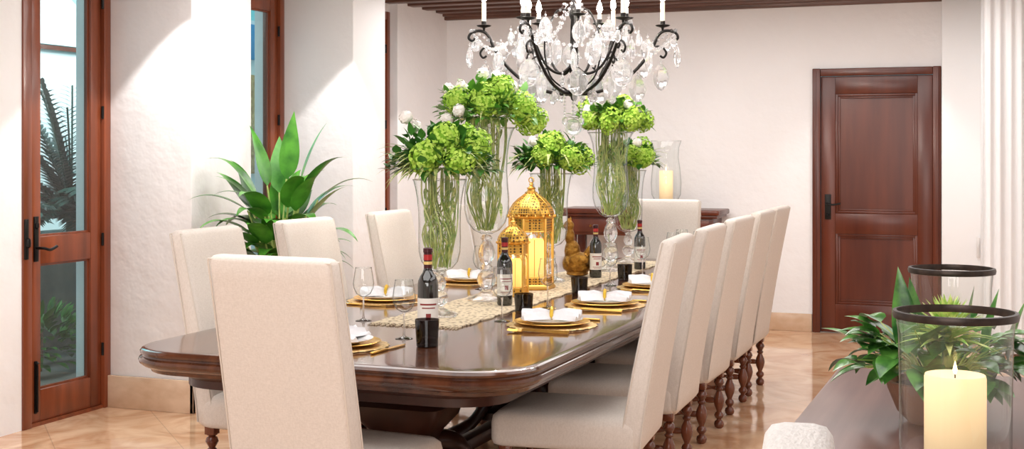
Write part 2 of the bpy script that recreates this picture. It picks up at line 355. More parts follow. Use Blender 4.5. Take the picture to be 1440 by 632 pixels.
# french doors in left wall
def french(name,y0,y1,leaves,handle=False):
    d=bpy.data.objects.new(name,None); C.objects.link(d); d['kind']='structure'; d.location=(XL,y0,0)
    W=y1-y0; H=2.72
    b=bm_(); box(b,-.14,.012,0,.07,0,H,.006); box(b,-.14,.012,W-.06,W,0,H,.006); box(b,-.14,.011,.071,W-.061,H-.07,H-.001,.006); box(b,-.14,.0,.071,W-.061,0,.02)
    struct('door_frame',b,m_doorw2,d)
    lw=(W-.13)/leaves
    for k in range(leaves):
        a=.07+k*lw+.003; e=a+lw-.006; b=bm_(); st=.09
        box(b,-.06,-.012,a,a+st,.02,H-.072,.004); box(b,-.06,-.012,e-st,e,.02,H-.072,.004)
        for z0,z1 in ((.02,.196),(.892,1.046),(H-.18,H-.072)): box(b,-.06,-.013,a+st,e-st,z0,z1,.004)
        for z0,z1 in ((.196,.892),(1.046,H-.18)):
            for q in (a+st,e-st-.01): box(b,-.05,-.03,q,q+.01,z0,z1)
            for q in (z0,z1-.012): box(b,-.05,-.03,a+st+.01,e-st-.01,q,q+.012)
        lf=struct('door_leaf',b,m_doorw2,d)
        for z0,z1 in ((.2,.888),(1.05,H-.184)):
            b=bm_(); box(b,-.044,-.040,a+st,e-st,z0,z1); struct('glass_pane',b,m_pane,lf)
        b=bm_()
        for z in (.35,1.0,1.75,2.4): lathe(b,[(0,-.04),(.009,-.036),(.009,.036),(0,.04)],8,(.0,e+.002,z))
        struct('hinge',b,m_iron,lf)
        if handle:
            b=bm_(); box(b,-.012,-.002,a+.03,a+.065,.91,1.16,.003); tube(b,cr([(-.01,a+.047,.985),(.05,a+.047,.985),(.055,a+.09,.975),(.05,a+.15,.99)],4),.008,8)
            lathe(b,[(0,-.02),(.012,-.012),(.012,.012),(0,.02)],10,(.0,a+.047,1.11))
            struct('door_handle',b,m_iron,d)
            b=bm_(); box(b,.008,.022,.005,.032,.93,1.15,.003); lathe(b,[(0,-.03),(.012,-.02),(.014,0),(.012,.02),(0,.03)],10,(.03,.018,1.02)); struct('side_latch',b,m_iron,d)
            b=bm_(); box(b,-.012,-.002,a+.035,a+.055,.07,.36,.003); tube(b,[(.004,a+.045,.08),(.004,a+.045,.34)],.006,8); lathe(b,[(0,0),(.012,.008),(.0,.02)],8,(.004,a+.045,.34)); struct('floor_bolt',b,m_iron,d)
    return d
french('door_1',5.72,6.46,1,True)
french('door_2',7.10,8.45,2)
french('door_3',8.97,10.2,2)

# ---------------------------------------------------------------- patio outside
b=bm_(); box(b,-13,-5.3,2,20,-.15,-.05); struct('floor_patio',b,m_patf)
b=bm_(); box(b,-11,-10.5,3,20,-.05,4.6); struct('wall_patio',b,m_teal)
b=bm_()
ring=[(-10.49,12.35+.62*math.cos(PI*i/20),2.76+.62*math.sin(PI*i/20)) for i in range(21)]
loft(b,[[Vector(p) for p in ring],[Vector((p[0]+.06,p[1],p[2])) for p in ring]]); box(b,-10.49,-10.43,9.8,12.97,-.05,2.70)
struct('trim_2',b,m_patw)
b=bm_(); box(b,-10.43,-10.36,9.8,13.0,2.69,2.74); struct('trim_3',b,m_doorw)
b=bm_(); box(b,-8.3,-8.06,12.3,18,-.05,3.0); struct('wall_patio_side',b,m_patw)
b=bm_(); box(b,-8.055,-8.02,12.55,13.05,1.27,2.38,.008)
for i in range(5):
    for j in range(2): ball(b,(-8.02,12.68+j*.22,1.38+i*.22),.09,.3,1,1,2); ball(b,(-8.0,12.68+j*.22,1.38+i*.22),.035,.5,1,1,1)
tag(obj('carved_screen',b,m_carve),'carved golden panel on the white patio wall seen through the second glass door','carved panel')
b=bm_(); box(b,-8.055,-8.02,12.5,13.1,2.55,2.95,.01); tag(obj('wall_panel',b,m_pool),'blue panel high on the patio wall above the carved golden panel','wall panel')
b=bm_(); box(b,-7.9,-7.1,7.6,10.6,-.05,.79,.02); struct('trim_4',b,m_plantw)
b=bm_(); box(b,-7.93,-7.07,7.57,10.63,.79,.83,.006); struct('trim_5',b,m_patw)
def palm(loc,s,label,nf=30):
    t=thing('palm_plant',label,'palm',loc,0,'palms on the patio'); b=bm_()
    for i in range(nf):
        a=R.uniform(0,2*PI); el=R.uniform(.3,1.45); d=Vector((math.cos(a)*math.cos(el),math.sin(a)*math.cos(el),math.sin(el))); L=s*R.uniform(.6,1.1); p=Vector((0,0,.1)); path=[]
        for k in range(10):
            path.append(p.copy()); p=p+d*L/9; d=(d+Vector((0,0,-.11))).normalized()
        tube(b,path,.008,4)
        for k in range(1,10):
            tt=(path[k]-path[k-1]).normalized(); sd=tt.cross(Vector((0,0,1))).normalized()
            for q in (0,.33,.66):
                pp=path[k-1].lerp(path[k],q)
                for s2 in (-1,1): leaf(b,pp,(sd*s2+tt*.7),.26*s*(1.1-.06*k),.04,.6,3,.1)
    obj('fronds',b,m_palm,t)
    b=bm_(); lathe(b,[(.0,0),(.05,0),(.045,.12),(.035,.25),(0,.27)],10); obj('trunk',b,m_pot,t)
palm((-7.5,9.1,.83),1.2,'dark palm in the middle of the raised planter seen through the left door',40)
palm((-7.45,7.95,.83),.8,'dark palm at the near end of the raised planter outside the left door')
palm((-7.5,10.3,.83),.8,'dark palm at the far end of the raised planter outside the left door')
t=thing('shrub','low green shrub at the foot of the patio planter seen through the left door','shrub',(-6.5,7.55,-.05)); b=bm_()
for i in range(200):
    d_=rdir(0,1); leaf(b,(d_.x*.16,d_.y*.45,.05+abs(d_.z)*.34),d_,.15,.06,.8,4)
obj('foliage',b,m_leafd,t); b=bm_(); tube(b,[(0,0,0),(.01,0,.12),(0,.01,.3)],.012,6); obj('stem',b,m_pot,t)

# ---------------------------------------------------------------- dining chairs
def leg_bm():
    b=bm_()
    lathe(b,[(0,0),(.016,0),(.025,.008),(.028,.022),(.024,.036),(.014,.044),(.014,.05),(.022,.058),(.027,.070),(.022,.082),(.013,.09),(.015,.098),(.026,.125),(.031,.15),(.026,.175),(.017,.195),(.013,.203),(.020,.21),(.022,.217),(.014,.225),(.02,.235),(.029,.252),(.024,.268),(.014,.275),(.024,.281),(.020,.285)],16)
    box(b,-.024,.024,-.024,.024,.283,.355,.003); return b
def bobbin(p0,p1):
    b=bm_(); p0=Vector(p0); p1=Vector(p1); n=40; pts=[p0.lerp(p1,i/n) for i in range(n+1)]
    tube(b,pts,[.008+.009*abs(math.sin(PI*5*i/n)) for i in range(n+1)],10); return b
def make_chair(label):
    t=thing('dining_chair',label,'chair',(0,0,0),0,'cream upholstered dining chairs')
    b=bm_(); rings=[]
    for hw,dy,z in ((.235,.288,.315),(.248,.303,.322),(.252,.31,.34),(.252,.31,.41),(.248,.304,.436),(.232,.285,.454),(.18,.22,.464),(.08,.09,.468)):
        rings.append([Vector((x,y+.068,z)) for x,y in rr(hw,dy,min(.04,dy*.5))])
    loft(b,rings); obj('seat',b,m_fab,t,50)
    b=bm_(); rings=[]
    def sec(u,hw,ht):
        z=.34+u*.83; yc=-.205-.155*max(0,u)**1.15; return [Vector((x,yc+y,z)) for x,y in rr(hw,ht,min(.022,ht*.7))]
    rings.append(sec(-.03,.225,.03)); rings.append(sec(-.015,.238,.04))
    for i in range(0,15):
        u=i/14*.975; rings.append(sec(u,.248+.003*math.sin(PI*u),.048-.014*u))
    rings.append(sec(.988,.244,.031)); rings.append(sec(.997,.236,.024)); rings.append(sec(1.002,.22,.014))
    loft(b,rings); obj('backrest',b,m_fab,t,50)
    b=bm_()
    for ys in (-1,1):
        for s in (-1,1):
            tube(b,[Vector((s*(.248),-.205-.155*(i/12)**1.15+ys*(.040-.013*i/12),.34+i/12*.815)) for i in range(13)],.0032,6)
        tube(b,[Vector((-.248+.496*i/8,-.36+ys*.026,1.157)) for i in range(9)],.0032,6)
    obj('piping',b,m_pipe,t)
    l=obj('leg',leg_bm(),m_legw,t,loc=(-.205,.32,0))
    for x,y in ((.205,.32),(-.205,-.2),(.205,-.2)): duppart(l,t,(x,y,0))
    for s in (-1,1): obj('stretcher',bobbin((s*.205,-.2,.15),(s*.205,.32,.15)),m_legw,t)
    obj('stretcher',bobbin((-.205,.32,.215),(.205,.32,.215)),m_legw,t)
    return t
CH=make_chair('high-backed linen dining chair at the near head of the table, back to viewer')
CH.location=(-2.275,4.15,0); CH.rotation_euler=(0,0,math.radians(-5))
for k,(x,y) in enumerate(((-1.66,5.27),(-1.70,6.10),(-1.73,6.95),(-1.75,7.74),(-1.76,8.36))):
    dup(CH,(x,y,0),PI/2+math.radians((5,2,-.6,.5,0)[k]),['first','second','third','fourth','fifth'][k]+' linen chair from the viewer along the right side of the table')
for k,(x,y) in enumerate(((-3.09,5.11),(-3.09,5.97),(-3.09,6.97),(-3.09,7.78),(-3.09,8.45))):
    dup(CH,(x,y,0),-PI/2+math.radians((1,-2,1,0,0)[k]),['first','second','third','fourth','fifth'][k]+' linen chair from the viewer along the left side of the table')
dup(CH,(-2.38,8.98,0),PI,'linen chair at the far head of the table in front of the console')

# oval backed chair near the sideboard
t=thing('occasional_chair','pale textured chair with rounded back, only its top showing beside the sideboard','chair',(-.15,2.30,0),math.radians(-82))
b=bm_(); rings=[]
for k,(s,yy) in enumerate(((.86,-.056),(.94,-.052),(.985,-.042),(1,-.022),(1,.022),(.985,.042),(.94,.052),(.86,.056))):
    rg=[]
    for i in range(40):
        a=2*PI*i/40; rg.append(Vector((.24*s*math.cos(a),-.2+yy*1.1,.72+.333*s*math.sin(a))))
    rings.append(rg)
loft(b,rings); obj('backrest',b,m_boucle,t,60)
b=bm_(); rings=[[Vector((x,y,z)) for x,y in rr(hw,hw,.08)] for hw,z in ((.22,.40),(.235,.41),(.235,.46),(.21,.485),(.1,.495))]
loft(b,rings); obj('seat',b,m_boucle,t,60)
for x,y in ((-.18,.18),(.18,.18),(-.18,-.18),(.18,-.18)):
    b=bm_(); tube(b,[(x,y,0),(x*.98,y*.98,.2),(x*.95,y*.95,.41)],[.014,.018,.024],10); obj('leg',b,m_legw,t)

# ---------------------------------------------------------------- table
TX,TY0,TY1=-2.38,4.10,8.96; THX=.82; THY=(TY1-TY0)/2; TZ=.77
t=thing('dining_table','long dark polished wooden dining table with moulded edge and rounded corners','table',(TX,(TY0+TY1)/2,0))
b=bm_(); rings=[]
for ins,z in ((.12,.672),(.07,.673),(.045,.678),(.04,.69),(.022,.697),(.012,.702),(.0,.712),(-.004,.722),(.0,.732),(.010,.738),(.012,.744),(.004,.748),(.002,.756),(.008,.764),(.02,.769),(.035,.77),(.09,.77)):
    rings.append([Vector((x,y,z)) for x,y in rr(THX-ins,THY-ins,.26-ins,10)])
loft(b,rings); obj('tabletop',b,m_table,t,30)
b=bm_(); rings=[[Vector((x,y,z)) for x,y in rr(THX-i,THY-i,.2,8)] for i,z in ((.17,.61),(.15,.615),(.15,.645),(.135,.655),(.12,.673))]
loft(b,rings); obj('apron',b,m_base_w,t,30)
for yy in (-1.55,0,1.55):
    b=bm_(); rings=[]
    for w,z in ((.20,.12),(.20,.16),(.15,.19),(.10,.24),(.085,.30),(.11,.36),(.15,.42),(.16,.47),(.12,.51),(.11,.53),(.17,.57),(.2,.61)):
        rings.append([Vector((x*1.25,y+yy,z)) for x,y in rr(w,w,.04,3)])
    loft(b,rings); ped=obj('pedestal',b,m_base_w,t,35)
    for a in range(4):
        an=PI/4+a*PI/2; dx,dy=math.cos(an),math.sin(an)
        b=bm_(); pts=cr([(dx*.1,yy+dy*.1,.30),(dx*.22,yy+dy*.22,.27),(dx*.34,yy+dy*.34,.13),(dx*.45,yy+dy*.45,.06),(dx*.52,yy+dy*.52,.045)],5)
        tube(b,pts,[.045+.010*math.sin(i*.5)-.012*i/len(pts) for i in range(len(pts))],10); ball(b,(dx*.52,yy+dy*.52,.04),.04); obj('scroll_foot',b,m_base_w,ped)
b=bm_(); box(b,-.04,.04,-1.5,1.5,.14,.2,.01); obj('stretcher',b,m_base_w,t)
# runner
b=bm_(); n=60; L0,L1=5.12,8.65
rowsT=[];rowsB=[]
for i in range(n+1):
    y=L0+(L1-L0)*i/n; wv=.008*math.sin(i*1.9)
    rowsT.append([b.verts.new((x+(wv if k==0 else -wv if k==6 else 0),y+(.012*math.sin(k*2.2) if i in (0,n) else 0),TZ+.0055+.0012*((i+k)%2))) for k,x in enumerate([-2.62+.42*j/6 for j in range(7)])])
    rowsB.append([b.verts.new((v.co.x,v.co.y,TZ+.001)) for v in rowsT[-1]])
for i in range(n):
    for k in range(6):
        b.faces.new((rowsT[i][k],rowsT[i][k+1],rowsT[i+1][k+1],rowsT[i+1][k])); b.faces.new((rowsB[i][k],rowsB[i+1][k],rowsB[i+1][k+1],rowsB[i][k+1]))
    for k in (0,6): b.faces.new((rowsT[i][k],rowsT[i+1][k],rowsB[i+1][k],rowsB[i][k]))
for i in (0,n):
    for k in range(6): b.faces.new((rowsT[i][k],rowsT[i][k+1],rowsB[i][k+1],rowsB[i][k]))
    for k in range(29):
        x=-2.615+k*.0147; s=-1 if i==0 else 1; y=L0 if i==0 else L1
        tube(b,[(x,y,TZ+.004),(x+R.uniform(-.006,.006),y+s*.05,TZ+.003)],.0025,4)
tag(obj('table_runner',b,m_run,ang=60),'woven straw coloured runner with knotted lattice down the table centre','table runner')
ZR=TZ+.0075

# ---------------------------------------------------------------- vases and bouquets
def make_vase(tall,label):
    t=thing('footed_vase',label,'vase',(0,0,0),0,'footed glass vases')
    if tall:
        foot=[(0,0),(.095,0),(.10,.008),(.09,.016),(.05,.03),(.028,.042),(.02,.055)]
        stem=[(0,.05),(.02,.055),(.042,.08),(.05,.105),(.042,.13),(.022,.15),(.032,.165),(.022,.178),(.04,.21),(.044,.235),(.036,.27),(.022,.295),(.03,.31),(.02,.325),(.0,.33)]
        bowl=[(0,.33),(.03,.332),(.066,.35),(.097,.39),(.112,.45),(.113,.51),(.107,.58),(.103,.65),(.105,.72),(.114,.79),(.131,.84),(.143,.86)]
    else:
        foot=[(0,0),(.08,0),(.085,.007),(.075,.014),(.04,.026),(.022,.036),(.016,.045)]
        stem=[(0,.04),(.016,.045),(.034,.06),(.04,.08),(.034,.10),(.018,.115),(.028,.135),(.03,.15),(.024,.17),(.015,.185),(.024,.194),(0,.2)]
        bowl=[(0,.2),(.025,.202),(.058,.215),(.083,.245),(.094,.29),(.096,.35),(.095,.41),(.096,.47),(.102,.53),(.111,.58),(.12,.615)]
    b=bm_(); lathe(b,foot+[(0,foot[-1][1])],32); obj('foot',b,m_stemg,t,50)
    b=bm_(); lathe(b,stem,24); obj('stem',b,m_stemg,t,50)
    b=bm_(); lathe(b,bowl,40); obj('bowl',b,m_glass,t,60)
    rz=bowl[-1]; b=bm_(); tube(b,[(rz[0]*math.cos(2*PI*i/40),rz[0]*math.sin(2*PI*i/40),rz[1]) for i in range(41)],.003,6); obj('rim',b,m_stemg,t,60)
    return t
def hyd_bm(r=.070,n=290):
    b=bm_(); lob=[(rdir(-1,1),R.uniform(.0,.18)) for _ in range(9)]
    for i in range(n):
        z=1-2*(i+.5)/n; a=i*2.39996+R.uniform(-.15,.15); q=math.sqrt(1-z*z); nd=Vector((q*math.cos(a),q*math.sin(a),z))
        rad=r*(.90+sum(w*max(0,nd.dot(l)-.6)/.4 for l,w in lob)+R.uniform(-.05,.07))
        c=nd*rad; nt=(nd+Vector((R.uniform(-.6,.6),R.uniform(-.6,.6),R.uniform(-.6,.6)))).normalized()
        u=nt.orthogonal().normalized(); v=nt.cross(u); ra=R.uniform(0,PI)
        for k in range(4):
            an=ra+k*PI/2; d_=u*math.cos(an)+v*math.sin(an); s=u*-math.sin(an)+v*math.cos(an); L=.0095
            b.faces.new([b.verts.new(c-nt*.001),b.verts.new(c+d_*L*.55+s*L*.6+nt*.002),b.verts.new(c+d_*L*1.05),b.verts.new(c+d_*L*.55-s*L*.6+nt*.002)])
    return b
def bloom_bm(r=.034):
    b=bm_(); ball(b,(0,0,0),r*.8,sub=2)
    for i in range(48):
        z=1-2*(i+.5)/48; a=i*2.39996; q=math.sqrt(1-z*z); nd=Vector((q*math.cos(a),q*math.sin(a),z)); u=nd.orthogonal().normalized(); v=nd.cross(u)
        c=nd*r*.82; s=r*.40
        vs=[b.verts.new(c-u*s-nd*s*.2),b.verts.new(c-v*s-nd*s*.2),b.verts.new(c+u*s*.9+nd*s*.35),b.verts.new(c+v*s-nd*s*.2)]
        b.faces.new(vs)
    return b
def W(l,k,z): return (l*.934-k*.358,l*.358+k*.934,z)
HY=[]; WB=None
def bouquet(loc,tall,Rr,Hh,nh,seed,label,varg,whites,heads=None):
    global WB
    R.seed(seed); zr=.86 if tall else .615; zb=.36 if tall else .23; wm=.100 if tall else .087
    t=thing('flower_arrangement',label,'flowers',loc,0,'green hydrangea arrangements')
    b=bm_(); 
    for i in range(42):
        a=R.uniform(0,2*PI); r0=R.uniform(.01,.05); a1=a+R.uniform(-1,1); r1=wm*R.uniform(.4,1); a2=a1+R.uniform(-1.6,1.6); r2=wm*R.uniform(.3,1)
        pts=cr([(r0*math.cos(a),r0*math.sin(a),zb-R.uniform(0,.015)),(r1*math.cos(a1),r1*math.sin(a1),zb+(zr-zb)*.35),(r2*math.cos(a2),r2*math.sin(a2),zb+(zr-zb)*.75),(r2*1.05*math.cos(a2),r2*1.05*math.sin(a2),zr+.05)],4)
        tube(b,pts,R.uniform(.0018,.0038),5)
    obj('stalks',b,m_stalk,t)
    b=bm_()
    for i in range(varg):
        a=R.uniform(0,2*PI) if i%3 else R.uniform(2.2,4.6); d_=Vector((math.cos(a),math.sin(a),R.uniform(.0,.9)))
        leaf(b,(.09*math.cos(a),.09*math.sin(a),zr+R.uniform(.03,.10)),d_,R.uniform(.14,.22),.024,R.uniform(.8,1.9),6,.3,.6)
    for i in range(56):
        a=R.uniform(0,2*PI); r0=wm*R.uniform(.45,.92); z0=R.uniform(zb+.12,zr+.01); ta=a+R.choice((-1,1))*PI/2
        leaf(b,(r0*math.cos(a),r0*math.sin(a),z0),(math.cos(ta)*.45-.3*math.cos(a),math.sin(ta)*.45-.3*math.sin(a),-R.uniform(.4,1)),R.uniform(.07,.13),.019,0,5,.2,.6)
    obj('striped_leaves',b,m_varg,t)
    b=bm_()
    for i in range(440):
        d_=rdir(-.14,1); rad=R.uniform(.35,.90)
        p=Vector((d_.x*Rr*rad,d_.y*Rr*rad,zr+.05+max(-.03,d_.z)*Hh*rad*.85))
        leaf(b,p,d_+Vector((R.uniform(-.9,.9),R.uniform(-.9,.9),R.uniform(-.4,.6))),R.uniform(.05,.082),R.uniform(.03,.048),R.uniform(.1,1.0),5,.22,.68)
    obj('leaves',b,m_leafd if seed%2 else m_leaf,t)
    for i in range(nh):
        z=.12+.8*((i+.5)/nh)**.9; a=i*2.39996+seed; q=math.sqrt(max(0,1-z*z)); p=(q*math.cos(a)*Rr*.72,q*math.sin(a)*Rr*.72,zr+.03+z*Hh*.68)
        if heads and i<len(heads): p=W(*heads[i])
        s=R.uniform(.85,1.15)
        if not HY:
            o=obj('hydrangea_head',hyd_bm(),m_hyd,t,80,loc=p); HY.append(o); bb=bm_(); ball(bb,(0,0,0),.061,sub=2); obj('core',bb,m_hydc,o,80)
        else: o=duppart(HY[0],t,p,(R.uniform(0,3),R.uniform(0,3),R.uniform(0,3)))
        o.scale=(s,s,s*.88)
    for wp in whites:
        p=W(*wp)
        if WB is None: WB=obj('white_bloom',bloom_bm(),m_bloom,t,80,loc=p)
        else: duppart(WB,t,p,(R.uniform(0,3),R.uniform(0,3),R.uniform(0,3)))
    return t
vl=make_vase(False,'short footed glass vase nearest the viewer'); vt=make_vase(True,'tall footed glass vase left of the gold lanterns')
vp=[(-2.43,5.42),(-2.47,6.08),(-2.48,7.08),(-2.36,7.86),(-2.43,8.5)]
vl.location=(*vp[0],ZR); vt.location=(*vp[1],ZR)
dup(vl,(*vp[2],ZR),0,'short footed glass vase behind the large gold lantern')
dup(vt,(*vp[3],ZR),0,'tall footed glass vase farther down, behind the golden figurine')
dup(vl,(*vp[4],ZR),0,'short footed glass vase farthest down the table')
bouquet((*vp[0],ZR),False,.26,.24,5,11,'low leafy hydrangea bouquet in the nearest short vase',90,[(-.15,-.02,.895),(-.12,.08,.86)],[(.09,-.17,.70),(.17,-.04,.76),(.03,-.12,.80),(-.05,-.16,.72),(.1,.1,.80)])
bouquet((*vp[1],ZR),True,.29,.24,8,22,'largest hydrangea bouquet with white blooms in the tall vase left of the lanterns',36,[(-.19,-.05,1.05),(-.12,-.12,1.06),(-.02,-.02,1.13),(.13,-.08,1.06),(-.13,-.22,.94),(-.19,-.18,.90),(.05,.08,1.12)],[(0,-.18,.97),(.18,-.1,.95),(.23,0,.89),(.06,-.1,1.04),(-.14,-.14,.99),(.12,.12,1.0)])
bouquet((*vp[2],ZR),False,.24,.20,5,33,'hydrangea bouquet in the short vase above the large gold lantern',60,[(-.1,-.12,.80)],[(.1,-.14,.70),(-.05,-.15,.72),(.16,0,.70),(.02,-.05,.78)])
bouquet((*vp[3],ZR),True,.26,.21,7,42,'hydrangea bouquet with white blooms in the farther tall vase',36,[(-.08,-.14,1.04),(.0,-.12,1.06),(.1,-.12,1.03),(.17,-.06,1.0),(-.15,-.1,1.0),(.05,.05,1.08)],[(-.02,-.18,.93),(.12,-.16,.94),(-.14,-.14,.93),(.2,-.04,.93)])
bouquet((*vp[4],ZR),False,.21,.18,6,51,'hydrangea bouquet in the farthest short vase',30,[(.05,-.12,.8)],[(.1,-.14,.7),(.0,-.15,.72)])
R.seed(99)

# ---------------------------------------------------------------- candles
def flame(parent,z,s=1.0):
    b=bm_(); lathe(b,[(0,0),(.004*s,.004*s),(.0065*s,.013*s),(.004*s,.026*s),(0,.04*s)],10,(0,0,z+.008)); obj('flame',b,m_flame,parent,80)
    b=bm_(); tube(b,[(0,0,z-.004),(0,0,z+.012)],.0015,5); obj('wick',b,m_iron,parent)
def candle(r,h,loc,label,mat,lightw=0,group=None,fs=1.0):
    t=thing('pillar_candle',label,'candle',loc,0,group); b=bm_()
    lathe(b,[(0,0),(r*.97,0),(r,.004),(r,h-.008),(r*.97,h-.001),(r*.9,h),(r*.75,h-.006),(r*.3,h-.010),(0,h-.010)],32); obj('wax',b,mat,t,50)
    flame(t,h-.010,fs)
    if lightw:
        l=bpy.data.lights.new('candle_glow','POINT'); l.energy=lightw; l.color=(1,.62,.28); l.shadow_soft_size=.003; lo=bpy.data.objects.new('candle_glow',l); C.objects.link(lo); lo.location=(loc[0],loc[1],loc[2]+h+.015)
    return t
def lantern(loc,w,h,label):
    t=thing('gold_lantern',label,'lantern',loc,0,'pierced gold lanterns'); r=w/2; n=6; hb=h*.64
    b=bm_(); lathe(b,[(0,0),(r*1.0,0),(r*1.04,h*.012),(r,h*.03),(r*.94,h*.045),(0,h*.045)],n,ph=PI/6); obj('base',b,m_gold,t,20)
    for k in range(n):
        a=PI/6+k*PI/3; x,y=r*.91*math.cos(a),r*.91*math.sin(a); b=bm_(); tube(b,[(x,y,h*.04),(x,y,hb)],w*.03,8); obj('post',b,m_gold,t)
    b=bm_()
    for k in range(n):
        a=PI/6+k*PI/3; a2=a+PI/3; p=Vector((math.cos(a),math.sin(a),0))*r*.9; q=Vector((math.cos(a2),math.sin(a2),0))*r*.9
        m=p.lerp(q,.5); tube(b,[m+Vector((0,0,h*.045)),m+Vector((0,0,hb*.70))],w*.008,5)
        for f in (.12,.80,.95):
            z=Vector((0,0,h*.045+(hb-h*.045)*f)); tube(b,[p+z,q+z],w*.01,5)
        arc=[p.lerp(q,(1-math.cos(PI*i/10))/2)+Vector((0,0,hb*(.62+.17*math.sin(PI*i/10)))) for i in range(11)]; tube(b,arc,w*.01,5)
    obj('grille',b,m_gold,t)
    b=bm_(); lathe(b,[(r*.885,hb*.80),(r*.885,hb)],n,ph=PI/6); lathe(b,[(r*.885,h*.045),(r*.885,hb*.16)],n,ph=PI/6); obj('pierced_band',b,m_pier,t,20)
    b=bm_(); lathe(b,[(r*.87,hb*.16),(r*.87,hb*.80)],n,ph=PI/6); obj('glass',b,m_glass,t,20)
    b=bm_(); lathe(b,[(r*.88,hb-.004),(r*1.02,hb),(r*1.06,hb+h*.008),(r*.98,hb+h*.014),(r*.9,hb+h*.018)],n*2,ph=PI/6)
    for k in range(18):
        a=k*PI/9; ball(b,(r*1.0*math.cos(a),r*1.0*math.sin(a),hb+h*.014),w*.028,sz=1.3,sub=1)
    obj('collar',b,m_gold,t)
    b=bm_(); lathe(b,[(r*.92,hb+h*.016),(r*.94,hb+h*.04),(r*.88,hb+h*.08),(r*.75,hb+h*.125),(r*.56,hb+h*.165),(r*.34,hb+h*.20),(r*.2,hb+h*.225)],12,ph=PI/12); obj('dome',b,m_pier,t,20)
    b=bm_()
    for k in range(12):
        a=PI/12+k*PI/6; tube(b,[(rr_*r*math.cos(a),rr_*r*math.sin(a),hb+h*zz) for rr_,zz in ((.93,.016),(.95,.04),(.89,.08),(.76,.125),(.57,.165),(.35,.20),(.21,.225))],w*.008,5)
    obj('dome_rib',b,m_gold,t)
    z0=hb+h*.215
    b=bm_(); lathe(b,[(r*.26,z0),(r*.26,z0+h*.014),(r*.18,z0+h*.02),(r*.15,z0+h*.04),(r*.2,z0+h*.05),(r*.1,z0+h*.062),(r*.06,z0+h*.075),(r*.10,z0+h*.085),(r*.06,z0+h*.095),(0,z0+h*.10)],20)
    z=z0+h*.122; q=h*.024; tube(b,[(q*math.cos(2*PI*i/16),0,z+q*math.sin(2*PI*i/16)) for i in range(17)],w*.012,6); obj('finial',b,m_gold,t)
LS=(-2.42,6.32); LB=(-2.46,6.70)
lantern((*LS,ZR),.17,.42,'smaller gold pierced lantern in front of the larger lantern')
lantern((*LB,ZR),.26,.60,'larger gold pierced lantern behind the smaller one')
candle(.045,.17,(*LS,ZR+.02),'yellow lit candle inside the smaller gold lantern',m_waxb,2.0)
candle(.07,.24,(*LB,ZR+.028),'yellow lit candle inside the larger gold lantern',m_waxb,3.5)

# figurine
b=bm_()
ball(b,(0,0,.075),.09,1.05,.8,.8); ball(b,(-.03,0,.15),.055,.9,.8,1.2); ball(b,(-.045,0,.235),.038,.8,.8,1.5); ball(b,(-.05,0,.30),.03,1.1,.9,1.1)
ball(b,(-.085,0,.295),.016,1.6,.5,.5); ball(b,(.07,0,.13),.05,.7,.5,1.4,rot=Matrix.Rotation(.5,4,'Y')); ball(b,(.1,0,.17),.028,.6,.4,1.8,rot=Matrix.Rotation(.35,4,'Y'))
ball(b,(-.04,0,.335),.014,.5,.4,1.6); ball(b,(-.055,0,.33),.012,.5,.4,1.4); ball(b,(0,0,.014),.07,1,.9,.2)
for s in (-1,1): ball(b,(.01,s*.06,.1),.05,1.2,.4,.7)
o=obj('bird_figurine',b,m_bronze,ang=80,loc=(-2.44,7.44,ZR+.001),rotz=math.radians(20)); tag(o,'antique gold bird figurine beside the lanterns on the runner','figurine')
md=o.modifiers.new('r','REMESH'); md.mode='VOXEL'; md.voxel_size=.005; md.use_smooth_shade=True
ms=o.modifiers.new('s','SMOOTH'); ms.iterations=3

# ---------------------------------------------------------------- bottles, glasses, tumblers
def arcp(b,r,z0,z1,a0,a1,n=14):
    A=[];B_=[]
    for i in range(n+1):
        a=a0+(a1-a0)*i/n; A.append(b.verts.new((r*math.cos(a),r*math.sin(a),z0))); B_.append(b.verts.new((r*math.cos(a),r*math.sin(a),z1)))
    for i in range(n): b.faces.new((A[i],A[i+1],B_[i+1],B_[i]))
def make_bottle(label):
    t=thing('wine_bottle',label,'bottle',(0,0,0),0,'red wine bottles on the table')
    b=bm_(); lathe(b,[(0,.012),(.03,0),(.036,.002),(.039,.008),(.039,.20),(.037,.217),(.030,.233),(.020,.247),(.0155,.262),(.0145,.30),(.0145,.318),(.0165,.32),(.0165,.33),(.013,.333),(0,.333)],32); obj('glass_body',b,m_bot,t,40)
    b=bm_(); lathe(b,[(.0158,.262),(.0158,.318),(.0178,.32),(.0178,.334),(.014,.337),(0,.337)],24); f=obj('foil_capsule',b,m_foil,t)
    b=bm_(); lathe(b,[(.0164,.276),(.0164,.287)],24); obj('foil_band',b,m_foily,f)
    b=bm_(); lathe(b,[(.0165,.292),(.0165,.312)],24); obj('red_band',b,m_foilr,f)
    b=bm_(); arcp(b,.0395,.05,.155,-PI*.95,PI*.05); l=obj('label',b,m_label,t)
    b=bm_(); arcp(b,.0399,.130,.136,-PI*.75,-PI*.2); arcp(b,.0399,.118,.122,-PI*.68,-PI*.26); arcp(b,.0399,.078,.100,-PI*.55,-PI*.40); arcp(b,.0399,.066,.069,-PI*.72,-PI*.22); arcp(b,.0399,.058,.060,-PI*.66,-PI*.28); obj('label_print',b,m_print,l)
    return t
bt=make_bottle('dark wine bottle nearest the viewer, beside the near place setting'); bt.location=(-2.185,4.76,TZ); bt.scale=(1.06,1.06,1.09); bt.rotation_euler=(0,0,math.radians(23))
